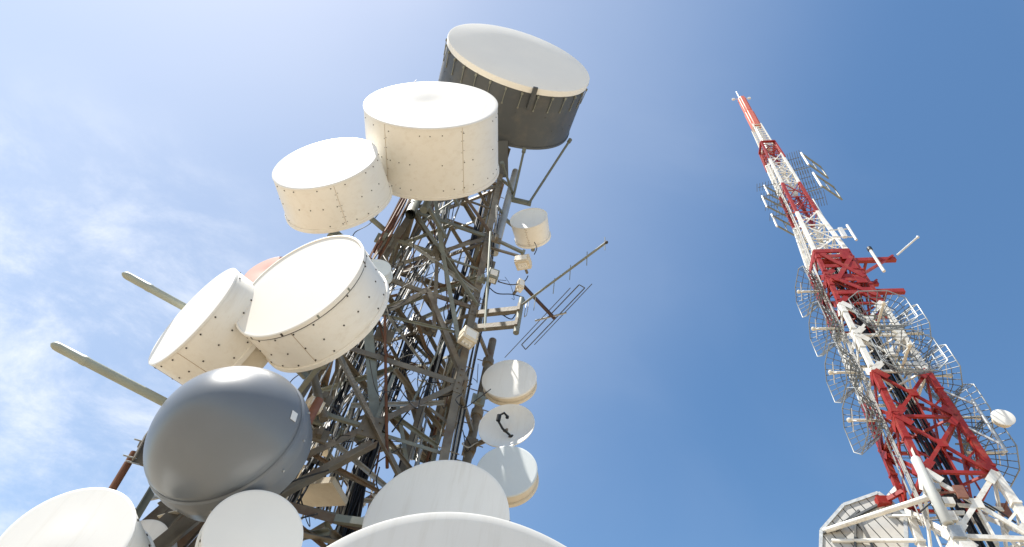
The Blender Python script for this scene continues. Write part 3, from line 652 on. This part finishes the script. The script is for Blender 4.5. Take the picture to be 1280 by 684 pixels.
# black feeder cables up the inside, ladder rails
m = MB()
for k in range(16):
    ox, oy = random.uniform(-.4, .4), random.uniform(-.25, .25); P = []
    for s in range(13):
        z = s * 3.3; P.append(RC + rx * (.25 + ox) * mw(z) * .7 + ry * (.1 + oy) + V((random.uniform(-.04, .04), random.uniform(-.04, .04), z)))
    m.poly(P, .055, 6)
obj('feeder_cables', m, BLACK, mast)
m = MB()
for o in (-.22, .22): m.poly([mcor(3, z, .55) + rx * o for z in range(0, 58, 2)], .03, 5)
for k in range(150): z = k * .38; m.tube(mcor(3, z, .55) + rx * -.22, mcor(3, z, .55) + rx * .22, .018, 4)
obj('ladder', m, GALVG, mast)
m = MB()
for k in range(6):
    P = []
    o = random.uniform(-.35, .35)
    for s in range(10): z = 18 + s * 4.0; P.append((mcor(0, z) + mcor(3, z)) / 2 + ry * o * mw(z) * 1.6 - rx * (.06 + random.uniform(0, .05)) + V((0, 0, 0)))
    m.poly(P, .028, 5)
obj('feeder_cables', m, GREYC, mast)
# upper slim mast with orange panel radomes
m = MB()
m.tube(RC + V((0, 0, 57.3)), RC + V((0, 0, 71)), .24, 16)
for i in range(4): m.beam(mcor(i, 57.3, .9), mcor(i, 62.8, .8), .10, .10, rx)
for k in range(10):
    z = 57.6 + k * .55
    for i in range(4): m.beam(mcor(i, z, .86), mcor(i + 1, z, .86), .05, .05, (0, 0, 1))
top = obj('slim_mast', m, WHTP, mast)
for i, (nn) in enumerate(MFN):
    for z0, hl in ((62.6, 2.0), (66.75, 2.15)):
        c = RC + nn * (.33 if z0 < 65 else .28) + V((0, 0, z0 + hl)); mm = MB(); sd_ = nn.cross(V((0, 0, 1)))
        mm.box(c, sd_ * (.27 if z0 < 65 else .23), nn * .12, V((0, 0, hl))); ob_ = obj('panel_radome', mm, ORNG, mast); bv = ob_.modifiers.new('b', 'BEVEL'); bv.width = .06; bv.segments = 2
m = MB(); m.tube(RC + V((0, 0, 70.8)), RC + V((0, 0, 71.4)), .22, 12); m.tube(RC + V((0, 0, 71.4)) - rx * .15, RC + V((0, 0, 73.6)) - rx * .15, .045, 8); obj('top_spike', m, WIREW, mast)
for s in (-1, 1):
    m = MB(); a = RC + V((0, 0, 71.2)); m.tube(a, a + rx * s * .75, .035, 6); m.box(a + rx * s * .85, rx * .14, ry * .1, V((0, 0, .12))); obj('beacon', m, WIREW, mast)
# dark side rail and red collar under the slim mast
m = MB()
for i in range(4): m.beam(mcor(i, 57.7, 1.25), mcor(i + 1, 57.7, 1.25), .16, .2, (0, 0, 1)); m.beam(mcor(i, 54, 1.12), mcor(i, 57.8, 1.2), .14, .14, rx)
obj('collar', m, REDP, mast, smooth=0)
# red outrigger platform at the top of the upper red section
m = MB()
for z, x1 in ((36.9, 3.75), (33.4, 3.0)):
    for yy in (-1.05, .9):
        a = RC + rx * -1.0 + ry * yy + V((0, 0, z)); m.chan(a, RC + rx * x1 * (.98 if yy < 0 else .8) + ry * yy + V((0, 0, z)), .34, .2, .04, (0, 0, 1), ry)
    m.beam(RC + rx * 1.9 - ry * 1.05 + V((0, 0, z)), RC + rx * 1.9 + ry * .9 + V((0, 0, z)), .2, .12, (0, 0, 1))
m.beam(RC + rx * 1.0 - ry * 1.05 + V((0, 0, 35.1)), RC + rx * 3.6 - ry * 1.05 + V((0, 0, 37.2)), .18, .12, ry)
m.beam(RC + rx * 1.0 + ry * .9 + V((0, 0, 35.1)), RC + rx * 3.0 + ry * .9 + V((0, 0, 37.2)), .18, .12, ry)
for i in range(4): m.beam(mcor(i, 37.9, 1.1), mcor(i + 1, 37.9, 1.1), .4, .1, (0, 0, 1)); m.beam(mcor(i, 34.9, 1.06), mcor(i + 1, 34.9, 1.06), .35, .1, (0, 0, 1))
for z in (37.2, 36.0, 34.4, 33.0):
    m.box(mcor(0, z).lerp(mcor(1, z), .5) - ry * .14, rx * mw(z) * .95, ry * .03, V((0, 0, .16)))
    m.box(mcor(0, z).lerp(mcor(1, z), .82) - ry * .17, rx * .30, ry * .02, V((0, 0, .42)))
for a_, b_ in (((.1, 37.4), (.95, 34.6)), ((.95, 37.0), (.15, 34.2)), ((.1, 34.6), (.95, 32.6))):
    m.beam(mcor(0, a_[1]).lerp(mcor(1, a_[1]), a_[0]) - ry * .2, mcor(0, b_[1]).lerp(mcor(1, b_[1]), b_[0]) - ry * .2, .30, .05, rx)
obj('outrigger_platform', m, REDP, mast, smooth=0)
m = MB(); a = RC + rx * 2.3 - ry * 1.3 + V((0, 0, 37.6)); m.tube(a, a - V((0, 0, 2.5)), .10, 10); m.tube(a, a + V((0, 0, .25)), .16, 10, mi=1); obj('stub_pole', m, [WHTP, BLKP], mast)
m = MB(); a = RC + rx * 4.0 - ry * .9 + V((0, 0, 37.5)); m.tube(a, a + rx * 1.0 - ry * 1.3 + V((0, 0, .1)), .06, 8); m.ball(a + rx * 1.0 - ry * 1.3 + V((0, 0, .1)), .1, n=8)
solo('whip_antenna', m, WIREW, 'short white whip at the end of the upper red outrigger of the mast', 'antenna', a)
# white struts, the pale cylinder and reflector panel low on the mast
zl = 17.2
m = MB(); m.tube(at(1030, 664, 30.5), at(1166, 620, 28.6), .13, 10); obj('strut', m, WHTP, mast)
m = MB(); m.tube(at(1040, 676, 30.5), at(1145, 676, 30.2), .09, 8); m.tube(at(1110, 645, 30.5), at(1160, 645, 30.0), .07, 8); obj('strut', m, WHTP, mast)
m = MB(); m.beam(at(1103, 628, 30.4), at(1132, 612, 30.2), .2, .16, (0, 0, 1)); m.box(at(1104, 627, 30.4), rx * .3, ry * .2, V((0, 0, .2))); obj('strut', m, REDP, mast)
a = at(1185, 655, 27.6); b_ = V((a.x, a.y, a.z + 3.3)); pa = thing('panel_antenna', 'pale grey upright cylinder panel antenna on the near leg of the white mast base', 'antenna', a)
m = MB(); m.lathe(a, (0, 0, 1), [(0, 0), (0, .17), (.05, .20), (3.2, .20), (3.28, .15), (3.3, 0)], N=20); obj('radome', m, mat('pale_grey_panel', (.50, .51, .48), .5, var=.05), pa)
m = MB(); m.beam(a + V((0, 0, .5)), mcor(0, a.z + .5), .1, .1, (0, 0, 1)); m.beam(a + V((0, 0, 2.8)), mcor(0, a.z + 2.8), .1, .1, (0, 0, 1)); obj('bracket', m, GALVG, pa)
# slatted reflector panel
pc = at(1082, 655, 30.5); pn = V((-pc.x, -pc.y, 0)).normalized(); pu = pn.cross(V((0, 0, 1))) * -1
rp = thing('reflector_panel', 'grey ribbed angular reflector panel hung left of the white mast base', 'antenna', pc)
OUT = [(1026, 700), (1027, 664), (1055, 632), (1098, 617), (1112, 627), (1132, 644), (1134, 700)]
outl = [atp(x, y, pc, pn) for x, y in OUT]
m = MB()
def clip(P, d, c):                                        # half-plane clip of a 3-D polygon on one plane
    out = []
    for i in range(len(P)):
        a, b = P[i - 1], P[i]; da, db = a.dot(d) - c, b.dot(d) - c
        if da >= 0: out.append(a)
        if (da >= 0) != (db >= 0): out.append(a.lerp(b, da / (da - db)))
    return out
sd = (atp(1100, 690, pc, pn) - atp(1060, 645, pc, pn)).normalized(); sn = pn.cross(sd).normalized()
lo = min(p.dot(sn) for p in outl); hi = max(p.dot(sn) for p in outl); c0 = lo
while c0 < hi:
    Pq = clip(clip(outl, sn, c0 + .02), -sn, -(c0 + .38))
    if len(Pq) > 2:
        k = len(Pq); m.add([p - pn * .03 for p in Pq] + [p + pn * .03 for p in Pq], [tuple(range(k))[::-1], tuple(range(k, 2 * k))] + [(i, (i + 1) % k, k + (i + 1) % k, k + i) for i in range(k)])
    c0 += .40
kb_ = len(outl); bk = MB(); bk.add([p - pn * .05 for p in outl] + [p - pn * .08 for p in outl], [tuple(range(kb_))[::-1], tuple(range(kb_, 2 * kb_))] + [(i, (i + 1) % kb_, kb_ + (i + 1) % kb_, kb_ + i) for i in range(kb_)])
obj('dark_gap_sheet', bk, DGREY, rp, smooth=0)  # dark sheet added behind the slats so their gaps read dark
obj('slats', m, mat('pale_slat_metal', (.46, .45, .42), .6, var=.15, scale=2, dirt=(.3, .27, .2), dirt_amt=.4), rp, smooth=0)
m = MB()
for i in range(len(outl)): m.beam(outl[i - 1], outl[i], .20, .16, pn)
obj('edge_frame', m, GALVB, rp, smooth=0)
m = MB()
for a, b in (((1045, 665), (1075, 640)), ((1070, 690), (1070, 650)), ((1100, 700), (1072, 650)), ((1030, 668), (1110, 627))):
    m.beam(atp(*a, pc, pn) + pn * .1, atp(*b, pc, pn) + pn * .1, .16, .1, pn)
obj('rib', m, DGREY, rp, smooth=0)
m = MB(); m.beam(pc - pn * .1, mcor(3, pc.z), .2, .2, (0, 0, 1)); obj('mount_arm', m, WHTP, rp)
for k in range(16):
    z = 9.5 + k * .62; i = (0, 0, 1, 3)[k % 4]; m = MB()
    P = mcor(i, z, .9).lerp(mcor(i + 1, z, .9), random.uniform(0, .4)); Q = mcor(i, z + random.uniform(-.6, 1.6), .85).lerp(mcor(i + 3, z, .7), random.uniform(.2, .9))
    m.beam(P, Q, random.uniform(.08, .2), .06, (0, 0, 1)); obj('strut', m, WHTP, mast, smooth=0)
for k in range(7):
    z = 14.2 + k * .72; m = MB(); p = mcor(0, z) - ry * .22 + rx * random.uniform(-.1, .35)
    m.box(p, rx * random.uniform(.12, .28), ry * .12, V((0, 0, random.uniform(.12, .26)))); m.beam(p, mcor(0, z), .1, .1, (0, 0, 1)); obj('junction_box', m, WHTP if k % 3 else GALVB, mast, smooth=0)
for k, (a, b) in enumerate((((1166, 634), (1262, 640)), ((1150, 640), (1236, 626)))):
    p0, p1 = at(*a, 28.0), at(*b, 29.5); m = MB(); m.poly(spl([p0, p0.lerp(p1, .35) + V((0, 0, .5)), p0.lerp(p1, .7) + V((0, 0, .45)), p1 - V((0, 0, .5))], 8), .04, 6); obj('feeder_cable', m, BLACK, mast)
for i, z in ((0, 18.4), (1, 18.4), (0, 14.6), (1, 13.5)):
    m = MB(); P = mcor(i, z).lerp(mcor(i + 1, z), .35) - (ry if i == 0 else -rx) * .12; m.box(P, rx * .2, ry * .06, V((0, 0, .3))); m.beam(P, mcor(i, z), .08, .06, (0, 0, 1)); obj('junction_box', m, BROWNP, mast, smooth=0)

# small dish on the right leg
DR = dish('dish_antenna', 'little white dish on a bracket at the right edge of the red mast section', 'antenna', (1254, 521.5), 29.6, -21.5, -1.5, .0150, .55, .8, style='cap', shroud=CREAM)
a = at(1244, 530, 29.7)
m = MB(); m.tube(V((a.x, a.y, a.z - 1.6)) - rx * .3, V((a.x, a.y, a.z + 1.5)) - rx * .3, .075, 10)
for dz in (-1.2, 1.2): m.tube(V((a.x, a.y, a.z + dz)) - rx * .3, mcor(1, a.z + dz), .06, 8)
obj('mount_frame', m, GALVB, DR[0])

# cage antennas: wire baskets on three sides of the mast
def cage_proto():
    t = thing('cage_antenna', '', 'antenna', (0, 0, 0))
    wr = .022
    def octo(w_, h_, c_, y): return [V((x, -y, z)) for x, z in ((w_, h_ - c_), (w_ - c_, h_), (-w_ + c_, h_), (-w_, h_ - c_), (-w_, -h_ + c_), (-w_ + c_, -h_), (w_ - c_, -h_), (w_, -h_ + c_))]
    A, B = octo(.72, .85, .32, .05), octo(1.5, 1.55, .72, 1.0)
    m = MB()
    for f_ in (0, .33, .67):
        m.poly([p.lerp(q_, f_) for p, q_ in zip(A, B)], wr, 5, closed=True)
    for k in range(8):
        a0, a1, b0, b1 = A[k], A[(k + 1) % 8], B[k], B[(k + 1) % 8]
        for f_ in ((0, .25, .5, .75) if k in (3, 7) else (0, .33, .67)): m.tube(a0.lerp(a1, f_), b0.lerp(b1, f_), wr, 4)
    for x in (-.4, 0, .4): m.tube((x, -.05, -.85), (x, -.05, .85), wr, 4)
    for z in (-.5, -.17, .17, .5): m.tube((-.72, -.05, z), (.72, -.05, z), wr, 4)
    obj('wire_basket', m, WIRE, t)
    m = MB(); m.poly(B, .032, 6, closed=True); obj('front_hoop', m, WIREH, t)
    m = MB(); m.tube((0, .3, 0), (0, -1.25, 0), .075, 10); m.ball(V((0, -1.26, 0)), .13, n=10); obj('feed_tube', m, TUBEW, t)
    m = MB()
    for d in (V((1, 0, 1)), V((1, 0, -1))): m.tube(V((0, -1.1, 0)) - d * .42, V((0, -1.1, 0)) + d * .42, .03, 6)
    obj('dipole', m, WIREW, t)
    m = MB()
    for z in (-.5, .5): m.beam((-.6, -.02, z), (.6, -.02, z), .08, .06); m.beam((0, -.02, z), (0, .55, z), .08, .08)
    m.beam((0, .3, -.55), (0, .3, .55), .08, .08)
    obj('bracket', m, GALVG, t)
    return t
cg = cage_proto(); first = True
ORD = ['topmost', 'second from the top', 'third from the top', 'lowest']
cages = []
for side, nn, tt, zz in (('left', -rx, 'left', [at(*p, 28.4).z - 1.6 for p in ((1004, 357), (1025, 403), (1050, 457), (1075, 517))]), ('front', -ry, 'front', [at(*p, 27.4).z - 1.6 for p in ((1128, 370), (1163, 423))]), ('right', rx, 'right', [at(*p, 30.2).z - 1.6 for p in ((1168, 385), (1205, 437), (1232, 492), (1250, 540))])):
    for k, z in enumerate(zz):
        o = {'front': .6, 'left': .35, 'right': .6}[side]
        c = RC + nn * (mw(z) + o) + V((0, 0, z)); y_ = -nn; x_ = y_.cross(V((0, 0, 1)))
        M = Matrix(((x_.x, y_.x, 0, c.x), (x_.y, y_.y, 0, c.y), (0, 0, 1, c.z), (0, 0, 0, 1)))
        if side == 'front': lab = ('upper' if k == 0 else 'lower') + ' wire cage antenna on the near face of the white mast section'
        else: lab = ORD[k] + ' of four wire cage antennas along the mast\'s ' + side + ' side'
        if first: cg.matrix_basis = M; cg['label'] = lab; cg['group'] = 'wire cage antennas on the mast'; first = False
        else: dup(cg, M, lab, 'wire cage antennas on the mast')
# frame dipoles near the top of the mast
def fr(pa, pb, drop, h, lab):
    a = at(*pa, h); b = atz(pb[0], pb[1], a.z)
    t = thing('frame_antenna', lab, 'antenna', b, None, 'pipe frame antennas high on the mast')
    d = (b - a); m = MB()
    for z in (0, -drop):
        o = V((0, 0, z)); m = MB(); m.tube(a + o, b + o, .075, 8); obj('dark_bar', m, GALVG, t)
    m = MB(); m.tube(a + V((0, 0, .15)), a - V((0, 0, drop + .15)), .085, 8); m2 = MB(); m2.tube(b + V((0, 0, .1)), b - V((0, 0, drop + .1)), .06, 8)
    obj('end_bar', m, WIREW, t); obj('end_bar', m2, GALVG, t)
    m = MB(); c = (a + b) / 2 - V((0, 0, drop / 2)); ax = V((RC.x, RC.y, c.z)); m.tube(c, ax + (c - ax).normalized() * .6, .04, 6); m.tube((a + b) / 2, (a + b) / 2 - V((0, 0, drop)), .035, 6); obj('mount_arm', m, GALVG, t)
fr((953, 246), (984, 262), 1.7, 30.5, 'middle pipe frame antenna on the left of the mast, under the topmost one')
fr((965, 269), (992, 284), 1.7, 30.3, 'lowest of the pipe frame antennas on the left of the mast')
fr((956, 233), (980, 246), 1.4, 30.7, 'topmost pipe frame antenna on the left of the mast, dull and thin')
fr((1002, 192), (1026, 209), 2.1, 29.7, 'upper pipe frame antenna on the right of the mast')
fr((1017, 217), (1042, 234), 2.1, 29.6, 'lower pipe frame antenna on the right of the mast')
def yag(z, dirv, lab, L=2.0, base=None):
    a = base if base is not None else RC + V((0, 0, z)); t = thing('yagi_antenna', lab, 'antenna', a + dirv * .7, None, 'small yagi antennas high on the mast'); m = MB()
    m.tube(a + dirv * .5, a + dirv * (.7 + L), .03, 6); obj('boom', m, WIRE, t)
    s = dirv.cross(V((0, 0, 1))).normalized(); m = MB()
    for k in range(7): p = a + dirv * (.9 + L * k / 6.5); m.tube(p - s * .55 + V((0, 0, -.3)), p + s * .55 + V((0, 0, .3)), .022, 5)
    obj('elements', m, WIRE, t)
for k in range(5):
    yag(46.5 + k * 1.9, (rx * .9 - ry * .25).normalized(), ('lowest', 'second lowest', 'middle', 'second highest', 'highest')[k] + ' fine yagi antenna on the right of the mast beside the pipe frames', 1.3)
for k in range(4):
    yag(45.5 + k * 1.7, (-rx * .95 + ry * .2).normalized(), ('lowest', 'second lowest', 'second highest', 'highest')[k] + ' fine yagi antenna on the left of the mast beside the pipe frames', 1.5)
# small panel clusters beside the white section
for (x, y, h, lab) in ((1055, 291, 29.6, 'small white bracketed antenna frame at the right of the mast above the red outriggers'), (1012, 323, 30.2, 'cluster of white lamps at the left of the mast above the cages')):
    c = at(x, y, h); t = thing('antenna_frame' if x > 1030 else 'lamp_cluster', lab, 'antenna' if x > 1030 else 'lamps', c); m = MB()
    if x > 1030:
        m.tube(c + V((0, 0, 1.0)) + rx * .5, c - V((0, 0, 1.0)) + rx * .5, .09, 8); m.tube(c + V((0, 0, .5)) + rx * .5, c + V((0, 0, .4)) - rx * .9, .05, 6); m.tube(c - V((0, 0, .6)) + rx * .5, c - V((0, 0, .5)) - rx * .9, .05, 6)
        m.box(c - rx * .1, rx * .14, ry * .1, V((0, 0, .6)))
    else:
        for k in range(3): p = c + V((.15 * k, 0, -.55 * k)); m.tube(p - ry * .3, p + ry * .15, .22, 10, .12); m.tube(p, p + rx * .7, .04, 6)
    obj('body', m, WIREW, t)
m = MB(); a = at(1018, 262, 29.5); a = mcor(1, 46) + rx * .25; m.tube(a, a - V((0, 0, 4.6)), .07, 8); m.tube(a - V((0, 0, 4.6)), a - V((0, 0, 4.9)), .09, 8, mi=1); solo('whip_antenna', m, [WIREW, BLKP], 'upright white whip hugging the right leg of the mast below the pipe frames', 'antenna', a)

# ------------------------------------------------------------------ light and sky
SEL, SAZ = rad(65), rad(-81)                               # sun: up on the left, a little behind the camera
sdir = V((math.sin(SAZ) * math.cos(SEL), -math.cos(SAZ) * math.cos(SEL), math.sin(SEL)))
ld = bpy.data.lights.new('sun', 'SUN'); ld.energy = 5.0; ld.angle = rad(.53); ld.color = (1, .955, .88)
lo_ = bpy.data.objects.new('sun', ld); COL.objects.link(lo_); lo_.location = sdir * 50
lo_.rotation_mode = 'QUATERNION'; lo_.rotation_quaternion = sdir.to_track_quat('Z', 'Y')
W = bpy.data.worlds.new('World'); S.world = W; W.use_nodes = True; nt = W.node_tree; N = nt.nodes; L = nt.links
sky = N.new('ShaderNodeTexSky'); sky.sky_type = 'NISHITA'; sky.sun_disc = False; sky.sun_elevation = SEL
sky.sun_rotation = math.atan2(sdir.x, sdir.y); sky.air_density = 1.0; sky.dust_density = .8; sky.ozone_density = 1.0; sky.altitude = 600
bg = N['Background']; bg.inputs['Strength'].default_value = .105
tc = N.new('ShaderNodeTexCoord')
def noise(scale, stretch, rot, detail=8, rough=.6, dist=.6):
    mp = N.new('ShaderNodeMapping'); mp.inputs['Scale'].default_value = stretch; mp.inputs['Rotation'].default_value = rot
    L.new(tc.outputs['Generated'], mp.inputs[0]); n = N.new('ShaderNodeTexNoise'); n.inputs['Scale'].default_value = scale; n.inputs['Detail'].default_value = detail; n.inputs['Roughness'].default_value = rough; n.inputs['Distortion'].default_value = dist
    L.new(mp.outputs[0], n.inputs['Vector']); return n.outputs['Fac']
def mrange(x, a, b, c, d):
    r = N.new('ShaderNodeMapRange'); r.interpolation_type = 'SMOOTHSTEP'
    for k, v in zip((1, 2, 3, 4), (a, b, c, d)): r.inputs[k].default_value = v
    L.new(x, r.inputs[0]); return r.outputs[0]
def mth(op, a, b):
    r = N.new('ShaderNodeMath'); r.operation = op; r.use_clamp = False
    for i, v in enumerate((a, b)):
        if isinstance(v, (int, float)): r.inputs[i].default_value = v
        else: L.new(v, r.inputs[i])
    return r.outputs[0]
def toward(v, a, b, c, d):                                 # how close a sky direction is to v
    r = N.new('ShaderNodeVectorMath'); r.operation = 'DOT_PRODUCT'; L.new(tc.outputs['Generated'], r.inputs[0]); r.inputs[1].default_value = V(v).normalized(); return mrange(r.outputs['Value'], a, b, c, d)
veil = mth('MULTIPLY', mrange(noise(1.3, (1, 1, 1.4), (0, 0, .4), 5, .45), .20, .85, .65, 1.0), toward(ray(60, -60), .42, 1.0, 0, .42))
wisp = mth('MULTIPLY', mrange(noise(2.7, (1.0, 2.3, 3.0), (.5, .3, .9), 14, .68, .25), .38, .74, .04, 1.0), toward(ray(0, 530), .89, .99, 0, .58))
thin = mth('MULTIPLY', mrange(noise(1.8, (1.0, 2.0, 1.2), (.2, .5, .4), 7, .5, .5), .45, .85, 0, 1.0), .05)
cl = mth('MINIMUM', mth('ADD', mth('ADD', veil, wisp), thin), .92)
hsv = N.new('ShaderNodeHueSaturation'); hsv.inputs['Saturation'].default_value = 1.16; hsv.inputs['Hue'].default_value = .494; L.new(sky.outputs[0], hsv.inputs['Color'])
mix = N.new('ShaderNodeMix'); mix.data_type = 'RGBA'; L.new(cl, mix.inputs[0]); L.new(hsv.outputs[0], mix.inputs[6]); mix.inputs[7].default_value = (5.6, 5.8, 6.2, 1)
L.new(mix.outputs[2], bg.inputs['Color'])
vs = S.view_settings; vs.view_transform = 'Standard'; vs.look = 'None'; vs.exposure = .9; vs.gamma = 1; vs.use_curve_mapping = False
S.render.engine = 'CYCLES'
S.cycles.max_bounces = 6
